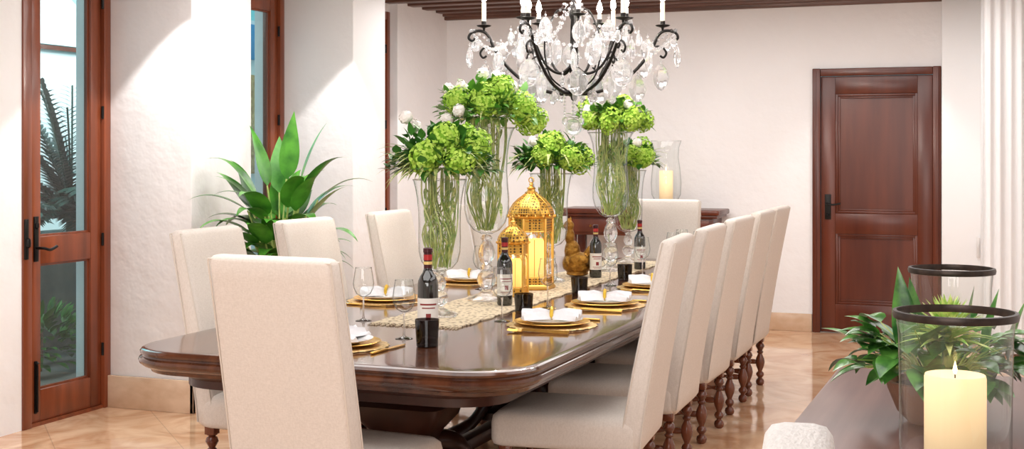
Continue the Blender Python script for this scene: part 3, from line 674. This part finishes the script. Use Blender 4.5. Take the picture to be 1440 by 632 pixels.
for x,y,z,l,s in ((-2.31,5.92,ZR,'wine bottle standing just left of the smaller gold lantern',.97),(-2.32,7.42,ZR,'wine bottle standing right of the gold bird figurine',.92),(-2.22,8.03,ZR,'wine bottle farthest down the table beside the tall vase',.92)):
    o=dup(bt,(x,y,z),math.radians(30),l); o.scale=(s,s,s)
def make_glass(label):
    t=thing('wine_glass',label,'wine glass',(0,0,0),0,'stemmed wine glasses')
    b=bm_(); lathe(b,[(0,0),(.034,0),(.036,.002),(.02,.005),(.006,.011)],28); obj('foot',b,m_wglass,t,60)
    b=bm_(); lathe(b,[(.006,.011),(.0038,.03),(.0038,.09),(.006,.105),(.0,.107)],12); obj('stem',b,m_stemg,t,60)
    b=bm_(); lathe(b,[(0,.105),(.012,.107),(.032,.12),(.044,.145),(.047,.165),(.043,.195),(.036,.235)],32); tube(b,[(.036*math.cos(2*PI*i/28),.036*math.sin(2*PI*i/28),.235) for i in range(29)],.0015,5); obj('bowl',b,m_wglass,t,60)
    return t
wg=make_glass('wine glass beside the near head place setting'); wg.location=(-2.29,4.76,TZ)
for x,y,z,l in ((-2.70,5.2,TZ,'wine glass behind the near linen chair, left of the first vase'),(-2.12,5.40,TZ,'wine glass beside the first right-hand place setting'),(-2.10,5.95,TZ,'wine glass between the first and second right-hand plates'),
    (-2.12,7.05,TZ,'wine glass in front of the gold bird figurine, beside the third right-hand plate'),(-2.09,7.62,TZ,'wine glass right of the farther tall vase'),(-2.03,8.13,TZ,'wine glass beyond the fourth right-hand plate'),(-1.90,8.30,TZ,'wine glass closest to the table edge beyond the fourth right-hand plate'),(-2.05,8.45,TZ,'wine glass farthest along the right side'),
    (-2.75,6.1,TZ,'wine glass left of the tall vase beside the left plates'),(-2.72,6.62,TZ,'wine glass left of the larger gold lantern')):
    dup(wg,(x,y,z),0,l)
def make_tumbler(label):
    t=thing('dark_tumbler',label,'tumbler',(0,0,0),0,'smoked glass tumblers')
    b=bm_(); lathe(b,[(0,.006),(.036,.0),(.041,.003),(.047,.105),(.045,.105),(.040,.014),(0,.014)],32); obj('cup',b,m_smoke,t,40)
    b=bm_(); lathe(b,[(0,.016),(.034,.016),(.034,.035),(.0,.035)],20); obj('candle_insert',b,m_dwax,t)
    return t
tm=make_tumbler('smoked glass tumbler in front of the nearest wine bottle'); tm.location=(-2.115,4.60,TZ)
for x,y,s,l in ((-2.13,5.70,.95,'smoked tumbler in front of the smaller gold lantern'),(-2.13,6.53,.95,'smoked tumbler behind the second right-hand plate'),(-2.13,7.38,.95,'smoked tumbler near the gold bird figurine, farthest of its row')):
    o=dup(tm,(x,y,TZ),.35,l); o.scale=(s,s,.88)

# ---------------------------------------------------------------- place settings
def mat_bm():
    b=bm_(); n=96; rg=[]
    for r,z in ((.06,0),(.19,0),(.195,.002),(.19,.004),(.06,.004)):
        rg.append([Vector((r*(1+.025*math.cos(24*2*PI*i/n)*(r>.1))*math.cos(2*PI*i/n),r*(1+.025*math.cos(24*2*PI*i/n)*(r>.1))*math.sin(2*PI*i/n),z)) for i in range(n)])
    loft(b,rg); return b
def nap_bm():
    b=bm_(); n=24; m=22; T=[];Bt=[]
    for i in range(n+1):
        u=-1+2*i/n; w=.020+.085*abs(u)**.75; hz=.044-.010*abs(u)
        T.append([b.verts.new((-w+2*w*k/m,u*.13*(1-.18*(2*k/m-1)**2),hz*max(0,1-(2*k/m-1)**2)**.4*(.62+.42*math.cos(k*1.9+u*2.5))*(.6+.4*min(1,abs(u)*2.5))+.003)) for k in range(m+1)])
        Bt.append([b.verts.new((v.co.x,v.co.y,0)) for v in T[-1]])
    for i in range(n):
        for k in range(m):
            b.faces.new((T[i][k],T[i][k+1],T[i+1][k+1],T[i+1][k])); b.faces.new((Bt[i][k],Bt[i+1][k],Bt[i+1][k+1],Bt[i][k+1]))
        for k in (0,m): b.faces.new((T[i][k],T[i+1][k],Bt[i+1][k],Bt[i][k]))
    for i in (0,n):
        for k in range(m): b.faces.new((T[i][k],T[i][k+1],Bt[i][k+1],Bt[i][k]))
    return b
protos={}
def setting(x,y,rz,where,cut=2):
    def put(key,mk,name,cat,grp,lab,off,z,mat,rot=0):
        c,s=math.cos(rz),math.sin(rz); X=x+off[0]*c-off[1]*s; Y=y+off[0]*s+off[1]*c
        if key not in protos:
            o=mk()
            if o.__class__.__name__=='BMesh': o=obj(name,o,mat,ang=50)
            protos[key]=o
        else:
            s0=protos[key]; o=s0.copy(); C.objects.link(o); dupkids(s0,o)
        o.location=(X,Y,z); o.rotation_euler=(0,0,rz+rot); tag(o,lab,cat,grp)
        return o
    put('mat',mat_bm,'placemat','placemat','gold placemats','round gold woven placemat '+where,(0,0),TZ+.0005,m_goldm)
    def ch():
        b=bm_(); lathe(b,[(0,.002),(.09,0),(.11,.0),(.15,.009),(.162,.013),(.165,.015),(.162,.017),(.148,.012),(.11,.006),(0,.006)],48); return b
    put('charger',ch,'charger_plate','charger plate','gold charger plates','gold charger plate '+where,(0,0),TZ+.005,m_gold)
    def pl():
        b=bm_(); lathe(b,[(0,.002),(.07,0),(.08,.001),(.125,.014),(.135,.018),(.135,.02),(.124,.017),(.085,.006),(0,.005)],48); return b
    put('plate',pl,'dinner_plate','plate','white dinner plates','white dinner plate '+where,(0,0),TZ+.0125,m_white)
    put('napkin',nap_bm,'napkin','napkin','white napkins','gathered white napkin '+where,(0,0),TZ+.0315,m_nap,.25)
    def ring():
        t=thing('napkin_ring','r','napkin ring'); b=bm_()
        pts=[(.024*math.cos(2*PI*i/20),0,.016+.020*math.sin(2*PI*i/20)) for i in range(21)]; tube(b,pts,.008,8); obj('band',b,m_yel,t)
        b=bm_(); 
        for k in range(6): leaf(b,(0,0,.038),(math.cos(k*PI/3),math.sin(k*PI/3),.15),.022,.016,.5,4,.2)
        ball(b,(0,0,.040),.007); obj('flower',b,m_yel,t,60); return t
    put('ring',ring,'napkin_ring','napkin ring','yellow napkin rings','yellow flower napkin ring '+where,(0,0),TZ+.0355,None,.25)
    def fork():
        b=bm_(); tube(b,cr([(0,-.13,.005),(0,-.04,.007),(0,.05,.011),(0,.07,.008)],4),[.0055-.0003*i if i<6 else .0036 for i in range(13)],6)
        box(b,-.013,.013,.068,.087,.005,.009,.001)
        for q in (-.011,-.0037,.0037,.011): tube(b,[(q,.084,.007),(q,.115,.0075),(q,.13,.0095)],.0018,5)
        return b
    def knife():
        b=bm_(); box(b,-.006,.006,-.13,-.01,.0,.009,.003); rg=[]
        for yy,w in ((-.012,.007),(.03,.011),(.09,.011),(.12,.007),(.132,.001)): rg.append([Vector((-w,yy,.002)),Vector((w,yy,.002)),Vector((w,yy,.005)),Vector((-w,yy,.005))])
        loft(b,rg); return b
    if cut>0: put('fork',fork,'fork','fork','gold forks','gold fork left of the plate '+where,(-.225,-.02),TZ+.0005,m_gold,.12)
    if cut>1: put('knife',knife,'table_knife','knife','gold knives','gold knife right of the plate '+where,(.225,-.02),TZ+.0005,m_gold,-.05)
    if cut>2: put('fork',fork,'fork','fork','gold forks','outermost gold fork '+where,(-.262,-.03),TZ+.0005,m_gold,.05)
setting(-1.87,5.35,PI/2,'at the first right-hand seat from the viewer',3)
setting(-1.87,6.13,PI/2,'at the second right-hand seat',3)
setting(-1.87,7.02,PI/2,'at the third right-hand seat')
setting(-1.87,7.82,PI/2,'at the fourth right-hand seat')
setting(-2.95,5.07,-PI/2,'at the first left-hand seat from the viewer')
setting(-2.95,5.93,-PI/2,'at the second left-hand seat')
setting(-2.93,6.95,-PI/2,'at the third left-hand seat')
setting(-2.44,4.49,0,'at the near head of the table',2)

# ---------------------------------------------------------------- chandelier
CX,CY,CZ=-2.32,7.0,1.845
t=thing('chandelier','black iron chandelier hung with rock crystal drops above the table','chandelier',(CX,CY,CZ))
b=bm_(); lathe(b,[(0,-.045),(.012,-.035),(.016,-.02),(.045,-.005),(.065,.010),(.06,.016),(.025,.012),(.016,.03),(.01,.05),(.009,.10),(.022,.12),(.026,.15),(.014,.18),(.008,.2),(.008,.4),(.022,.43),(.024,.47),(.010,.5),(.008,.9),(.06,.92),(.065,.945),(0,.945)],20); obj('central_column',b,m_iron,t,50)
def arm(path,cup,rad,curl=None,sl=.13):
    b=bm_(); pts=cr([(r,0,z) for r,z in path],6); tube(b,pts,[rad*(1.2-.4*i/len(pts)) for i in range(len(pts))],8)
    if curl: tube(b,cr([(r,0,z) for r,z in curl],5),rad*.75,8)
    a=obj('arm',b,m_iron,t,60)
    r,z=cup
    b=bm_(); lathe(b,[(0,-.03),(.006,-.022),(.008,-.008),(.036,.0),(.042,.006),(.036,.008),(.014,.008),(.014,.03),(0,.03)],16,(r,0,z)); obj('candle_cup',b,m_iron,a,50)
    b=bm_(); lathe(b,[(0,.008),(.0125,.008),(.0125,sl),(0,sl)],12,(r,0,z)); obj('candle_sleeve',b,m_waxc,a,50)
    b=bm_(); lathe(b,[(0,sl),(.009,sl+.007),(.017,sl+.027),(.012,sl+.053),(.003,sl+.075),(0,sl+.08)],12,(r,0,z)); obj('bulb',b,m_bulb,a,80)
    return a
NA=6; A0=.35
ao=arm([(.02,0),(.10,.0),(.24,.045),(.36,.14),(.44,.25),(.47,.315),(.50,.345),(.54,.35),(.575,.335),(.585,.31),(.565,.295),(.55,.31)],(.50,.375),.0085,[(.42,.22),(.46,.26),(.50,.255),(.52,.225),(.505,.20),(.485,.21)],.135)
for k in range(1,NA): duppart(ao,t,None,(0,0,k*2*PI/NA+A0))
ao.rotation_euler=(0,0,A0)
ai=arm([(.015,.15),(.08,.11),(.16,.15),(.22,.26),(.25,.35),(.29,.39)],(.30,.41),.007,[(.18,.18),(.22,.2),(.25,.18),(.24,.15),(.22,.155)],.06)
for k in range(1,5): duppart(ai,t,None,(0,0,k*2*PI/5+.1))
ai.rotation_euler=(0,0,.1)
b=bm_(); tube(b,cr([(.03,0,.012),(.13,0,.10),(.16,0,.28),(.10,0,.45),(.03,0,.47)],6),.005,8); rb=obj('cage_rib',b,m_iron,t,60)
for k in range(1,4): duppart(rb,t,None,(0,0,k*PI/2+.4))
def pend_bm(r,h,segs=8,flat=.45):
    b=bm_(); prof=[(0,-h),(r*.35,-h*.96),(r*.8,-h*.78),(r,-h*.52),(r*.78,-h*.26),(r*.35,-h*.08),(0,0)]
    lathe(b,prof,segs)
    for v in b.verts: v.co.y*=flat
    lathe(b,[(0,0),(.007,.007),(.007,.009),(0,.016)],8); tube(b,[(0,0,.014),(0,0,.03)],.001,4); return b
PP={}
PD={1:(.060,.155,8,.5),2:(.042,.125,8,.5),3:(.021,.07,6,.8)}
def pend(kind,p,rz):
    if kind not in PP: PP[kind]=obj('crystal_pendant',pend_bm(*PD[kind]),m_crys,t,20,loc=p,rotz=rz)
    else: duppart(PP[kind],t,p,(0,0,rz))
def pol(r,a,z): return (r*math.cos(a),r*math.sin(a),z)
for k in range(NA):
    a=A0+k*2*PI/NA
    pend(2,pol(.58,a,.265),a+R.uniform(0,3)); pend(1,pol(.49,a,.17),a+R.uniform(0,3)); pend(1,pol(.36,a,.105),a+R.uniform(0,3)); pend(3,pol(.22,a,.01),a); pend(3,pol(.54,a+.14,.30),a); pend(3,pol(.56,a-.13,.31),a); pend(2,pol(.47,a+.5,.22),R.uniform(0,3))
    pend(3,pol(.30,a+.3,.09),a); pend(2,pol(.42,a-.25,.3),a)
for k in range(5):
    a=.1+k*2*PI/5; pend(1,pol(.24,a,.13),a+R.uniform(0,3)); pend(2,pol(.30,a,.38),a+2); pend(1,pol(.17,a+.6,.3),R.uniform(0,3)); pend(3,pol(.1,a,.02),a); pend(2,pol(.2,a+.3,.42),a)
def chain(p,q,sag,n):
    p=Vector(p); q=Vector(q); b=bm_()
    for i in range(n+1):
        u=i/n; c=p.lerp(q,u)-Vector((0,0,sag*4*u*(1-u))); ball(b,c,.0095 if i%3 else .0135,sub=1)
    tube(b,[p.lerp(q,i/8)-Vector((0,0,sag*4*(i/8)*(1-i/8))) for i in range(9)],.001,4)
    return obj('bead_chain',b,m_crys,t,20)
for k in range(NA):
    a=A0+k*2*PI/NA; chain(pol(.57,a,.35),pol(.57,a+2*PI/NA,.35),.12,18); chain(pol(.55,a,.35),pol(.05,a+.3,.50),.14,20)
b=bm_()
for i in range(4): ball(b,(0,0,-.055-i*.022),.010,sub=1)
ball(b,(0,0,-.19),.05,sub=2); ball(b,(0,0,-.25),.011,sub=1); tube(b,[(0,0,-.04),(0,0,-.15)],.001,4); obj('crystal_ball',b,m_crys,t,20)
for a,r in ((1.2,.07),(4.3,.07)):
    b=bm_()
    for i in range(7): ball(b,(r*math.cos(a),r*math.sin(a),-.01-i*.019),.008,sub=1)
    ball(b,(r*math.cos(a),r*math.sin(a),-.155),.02,sz=1.4,sub=1); obj('bead_drop',b,m_crys,t,20)

# ---------------------------------------------------------------- console and hurricane lamp at the back wall
t=thing('console_table','dark wooden console table against the back wall','console table',(-3.0,10.98,0))
b=bm_(); box(b,-.70,.70,-.22,.22,.985,1.03,.012); box(b,-.68,.68,-.20,.20,.96,.985,.006); obj('top',b,m_doorw,t)
b=bm_(); box(b,-.64,.64,-.17,.18,.80,.96,.004); body=obj('apron',b,m_doorw,t)
for x in (-.42,0,.42):
    b=bm_(); box(b,x-.19,x+.19,-.185,-.17,.825,.94,.006); dr=obj('drawer_front',b,m_doorw,t)
    b=bm_(); lathe(b,[(0,-.012),(.012,0),(0,.012)],10,(x,-.195,.88)); obj('knob',b,m_gold,dr)
for x in (-.6,.6):
    for y in (-.14,.14):
        b=bm_(); lathe(b,[(0,0),(.03,0),(.035,.03),(.02,.06),(.022,.3),(.035,.45),(.022,.55),(.035,.62),(.03,.66)],16,(x,y,0)); box(b,x-.035,x+.035,y-.03,y+.03,.65,.8,.004); obj('leg',b,m_doorw,t)
b=bm_(); box(b,-.6,.6,-.16,.16,.16,.19,.006); obj('shelf',b,m_doorw,t)
def hurricane(loc,label,prof,rim=None):
    t=thing('hurricane_glass',label,'hurricane glass',loc,0,'hurricane candle glasses')
    b=bm_(); lathe(b,prof,48); obj('glass',b,m_glass,t,60)
    r,z=prof[-1]
    b=bm_()
    if rim:
        lathe(b,[(r+.001,z-.009),(r+.006,z-.008),(r+.008,z+.001),(r+.006,z+.008),(r-.002,z+.009),(r-.004,z),(r-.002,z-.009)],48); obj('rim_band',b,m_rim,t,50)
    else:
        tube(b,[(r*math.cos(2*PI*i/40),r*math.sin(2*PI*i/40),z) for i in range(41)],.003,6); obj('rim',b,m_stemg,t,60)
    return t
HX=-2.80
hurricane((HX,10.97,1.03),'flared clear hurricane glass on the console at the back wall',[(0,.0),(.09,.0),(.09,.01),(.03,.02),(.03,.03),(.09,.05),(.125,.12),(.13,.22),(.12,.34),(.105,.44),(.11,.52),(.13,.58)])
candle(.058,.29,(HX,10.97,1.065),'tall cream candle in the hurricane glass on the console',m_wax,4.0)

# ---------------------------------------------------------------- sideboard, near hurricanes and planter
t=thing('sideboard','dark reddish wooden sideboard in the right foreground','sideboard',(-.12,3.62,0))
b=bm_(); box(b,-.436,.436,-.88,.88,.755,.80,.008); obj('top',b,m_cred,t)
b=bm_(); box(b,-.40,.40,-.84,.84,.12,.755,.006); bd=obj('body',b,m_cred,t)
for k in range(4):
    y=-.63+k*.42; b=bm_(); box(b,-.418,-.4,y-.19,y+.19,.16,.72,.006); dr=obj('door',b,m_cred,t); b=bm_(); ball(b,(-.43,y+.15,.45),.014); obj('knob',b,m_gold,dr)
for x in (-.36,.36):
    for y in (-.8,.8): b=bm_(); lathe(b,[(0,0),(.02,0),(.03,.05),(.035,.12),(0,.121)],14,(x,y,0)); obj('foot',b,m_cred,t)
ZS=.80
pf=[(0,.002),(.112,.002),(.118,.01),(.121,.06),(.122,.2),(.124,.3),(.129,.352)]
hurricane((-.13,3.12,ZS),'black-rimmed hurricane glass nearest the viewer on the sideboard',pf,True)
hurricane((-.185,4.2,ZS),'black-rimmed hurricane glass at the far end of the sideboard',[(r*.93,z*1.02) for r,z in pf],True)
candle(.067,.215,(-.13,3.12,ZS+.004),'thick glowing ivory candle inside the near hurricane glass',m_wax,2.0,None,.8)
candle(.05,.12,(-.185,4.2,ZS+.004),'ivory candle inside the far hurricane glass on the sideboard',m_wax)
PX,PY=-.20,3.66
t=thing('planter_bowl','low brown bowl planter between the two black-rimmed hurricane glasses','planter',(PX,PY,ZS))
b=bm_(); lathe(b,[(0,0),(.07,0),(.10,.03),(.125,.09),(.13,.11),(.12,.112),(.11,.095),(0,.095)],32); obj('bowl',b,m_pot,t); b=bm_(); lathe(b,[(0,.097),(.112,.096)],24); obj('soil',b,m_soil,t)
R.seed(5)
t=thing('leafy_plant','bushy plant with streaked green leaves spilling over the brown bowl','plant',(PX,PY,ZS+.1)); b=bm_(); b2=bm_()
for i in range(110):
    a=R.uniform(0,2*PI); el=R.uniform(-.15,.6); p=Vector((math.cos(a)*.05,math.sin(a)*.05,.01)); d_=Vector((math.cos(a)*math.cos(el),math.sin(a)*math.cos(el),math.sin(el)))
    st=R.uniform(.07,.17); q=p+Vector((d_.x*st*.95,d_.y*st*.95,.01+max(0,d_.z)*st*1.0+R.uniform(0,.06))); tube(b2,cr([p,p.lerp(q,.5)+Vector((0,0,.02)),q],3),.002,4); leaf(b,q,d_+Vector((R.uniform(-.7,.7),R.uniform(-.7,.7),R.uniform(-.2,.5))),R.uniform(.085,.12),R.uniform(.062,.085),R.uniform(.6,1.8),7,.22,.62)
for i,(l,k,hh) in enumerate(((-.06,.05,.25),(-.03,.08,.22),(.13,.0,.20),(.18,-.03,.18),(.10,.06,.2))):
    w=W(l,k,.06); leaf(b,w,(w[0]*1.2,w[1]*1.2,1),hh,.07,.4,8,.3,.66)
obj('leaves',b,m_tiger,t)
for i in range(10): 
    a=i*.63; tube(b2,[(0,0,0),(.03*math.cos(a),.03*math.sin(a),.01),(.06*math.cos(a),.06*math.sin(a),.02)],.004,5)
obj('stems',b2,m_stalk,t)
t=thing('succulent','pale spiky rosette succulent rising from the middle of the brown bowl','succulent',(PX+.035,PY-.13,ZS+.21)); b=bm_()
for i in range(70):
    u=i/70; a=i*2.39996; el=.1+1.3*u; d_=Vector((math.cos(a)*math.cos(el),math.sin(a)*math.cos(el),math.sin(el))); leaf(b,(d_.x*.012,d_.y*.012,.02+.05*u),d_,.12*(1.05-.4*u),.024,.1+.6*(1-u),5,.4,.5)
obj('rosette',b,m_succ,t); b=bm_(); tube(b,[(-.01,.06,-.115),(0,.02,-.05),(0,0,.05)],.014,8); obj('stem',b,m_stalk,t)

# ---------------------------------------------------------------- potted plant at left
t=thing('potted_plant','tall leafy green potted plant behind the left row of chairs','plant',(-3.97,6.6,0)); R.seed(23)
b=bm_(); lathe(b,[(0,0),(.15,0),(.165,.02),(.20,.45),(.22,.56),(.225,.6),(.205,.6),(.195,.56),(0,.55)],32); obj('pot',b,m_pot,t)
b=bm_(); lathe(b,[(0,.565),(.19,.56)],20); obj('soil',b,m_soil,t)
b=bm_(); sb=bm_()
def pl_leaf(az,el,z,off,L,Wd,dr):
    ca,sa=math.cos(az),math.sin(az)
    p=Vector((ca*.03,sa*.03,.56)); q=Vector((ca*off,sa*off,z)); tube(sb,cr([p,p.lerp(q,.55)+Vector((-ca*.02,-sa*.02,.03)),q],4),.0055,5)
    leaf(b,q,(ca*math.cos(el),sa*math.cos(el),math.sin(el)),L,Wd,dr,12,.14,.62,.8)
RA=math.radians(21)
for ang,el,z,off,L,Wd,dr in ((15,1.25,1.34,.12,.40,.12,.9),(45,1.45,1.36,.05,.40,.12,.4),(-20,.95,1.28,.15,.38,.12,1.5),(5,.7,1.24,.22,.36,.11,1.5),(170,1.0,1.26,.14,.40,.12,1.7),(190,.55,1.18,.18,.38,.11,1.5),(150,1.3,1.32,.09,.38,.12,.9),
    (-60,1.0,1.2,.14,.34,.13,1.8),(-110,.9,1.15,.16,.34,.14,2.0),(-150,.6,1.05,.18,.34,.13,2.0),(-20,.5,1.02,.2,.34,.13,2.0),(200,.3,1.0,.2,.32,.13,2.0),(-80,.7,1.05,.18,.32,.14,2.1),(-45,.4,.95,.18,.30,.13,2.1),(-130,.4,.92,.18,.30,.13,2.1),(100,1.2,1.28,.07,.38,.12,.9),(60,.95,1.2,.14,.36,.12,1.4)):
    pl_leaf(math.radians(ang)+RA,el,z,off,L,Wd,dr)
for i in range(12):
    az=RA+math.radians(R.uniform(-60,200)); pl_leaf(az,R.uniform(.8,1.3),R.uniform(1.05,1.28),R.uniform(.06,.2),R.uniform(.30,.38),R.uniform(.10,.13),R.uniform(.8,1.8))
for i in range(56):
    az=R.uniform(0,2*PI); z=R.uniform(.76,1.14); el=R.uniform(.1,.6)+.9*(z-.76); pl_leaf(az,el,z,R.uniform(.05,.2),R.uniform(.24,.33)*(.85 if math.cos(az)<-.5 else 1),R.uniform(.10,.14),R.uniform(1.2,2.3))
obj('leaves',b,m_plant,t,60); obj('stems',sb,m_stalk,t)

# ---------------------------------------------------------------- lights
def area(name,loc,rot,sx,sy,e,col=(1,.98,.96)):
    l=bpy.data.lights.new(name,'AREA'); l.shape='RECTANGLE'; l.size=sx; l.size_y=sy; l.energy=e; l.color=col
    o=bpy.data.objects.new(name,l); C.objects.link(o); o.location=loc; o.rotation_euler=rot; return o
area('room_fill',(-2.3,3.0,2.7),(0,0,0),3.5,2.5,85)  # added area fills under the unseen ceiling, no fixtures behind them
area('room_fill',(-2.6,6.4,2.74),(0,0,0),3,1.6,57)
area('room_fill',(-2.2,9.4,2.74),(0,0,0),4,1.2,69)
area('room_fill',(.6,5.5,2.7),(0,0,0),1.5,5,55)
area('room_fill',(-1.0,-1.2,1.9),(math.radians(80),0,math.radians(15)),4,1.6,114)  # added soft fill behind the camera for flat even brightness
area('patio_fill',(-8,9,4.4),(0,math.radians(-15),0),4,8,200,(.85,.97,1))  # added overhead fill to brighten the patio, no lamp there
area('patio_fill',(-8.6,12.5,3.9),(0,math.radians(75),0),1.5,4,170,(.92,.98,1))  # second added fill, aimed at the far patio wall to lift it
for k in range(6):
    a=k*PI/3+A0; l=bpy.data.lights.new('bulb_light','POINT'); l.energy=12; l.color=(1,.94,.86); l.shadow_soft_size=.012
    o=bpy.data.objects.new('bulb_light',l); C.objects.link(o); o.location=(CX+.50*math.cos(a),CY+.50*math.sin(a),CZ+.375+.235)
def spot(loc,tgt,e,ang,bl=.12):
    l=bpy.data.lights.new('recessed_spot','SPOT'); l.energy=e; l.spot_size=math.radians(ang); l.spot_blend=bl; l.shadow_soft_size=.03; l.color=(1,.98,.95)
    o=bpy.data.objects.new('recessed_spot',l); C.objects.link(o); o.location=loc; o.rotation_euler=(Vector(tgt)-Vector(loc)).to_track_quat('-Z','Y').to_euler()
spot((-4.30,6.05,2.76),(-4.42,6.2,0),80,78)
spot((-4.15,8.0,2.76),(-4.3,8.15,0),70,78)
spot((-4.2,9.9,2.76),(-4.3,10.2,0),50,78)
spot((-1.1,10.6,2.76),(-1.1,10.9,0),34,80,.5)
w=bpy.data.worlds.new('world'); SC.world=w; w.use_nodes=True
w.node_tree.nodes['Background'].inputs[0].default_value=(.50,.84,.92,1); w.node_tree.nodes['Background'].inputs[1].default_value=.8
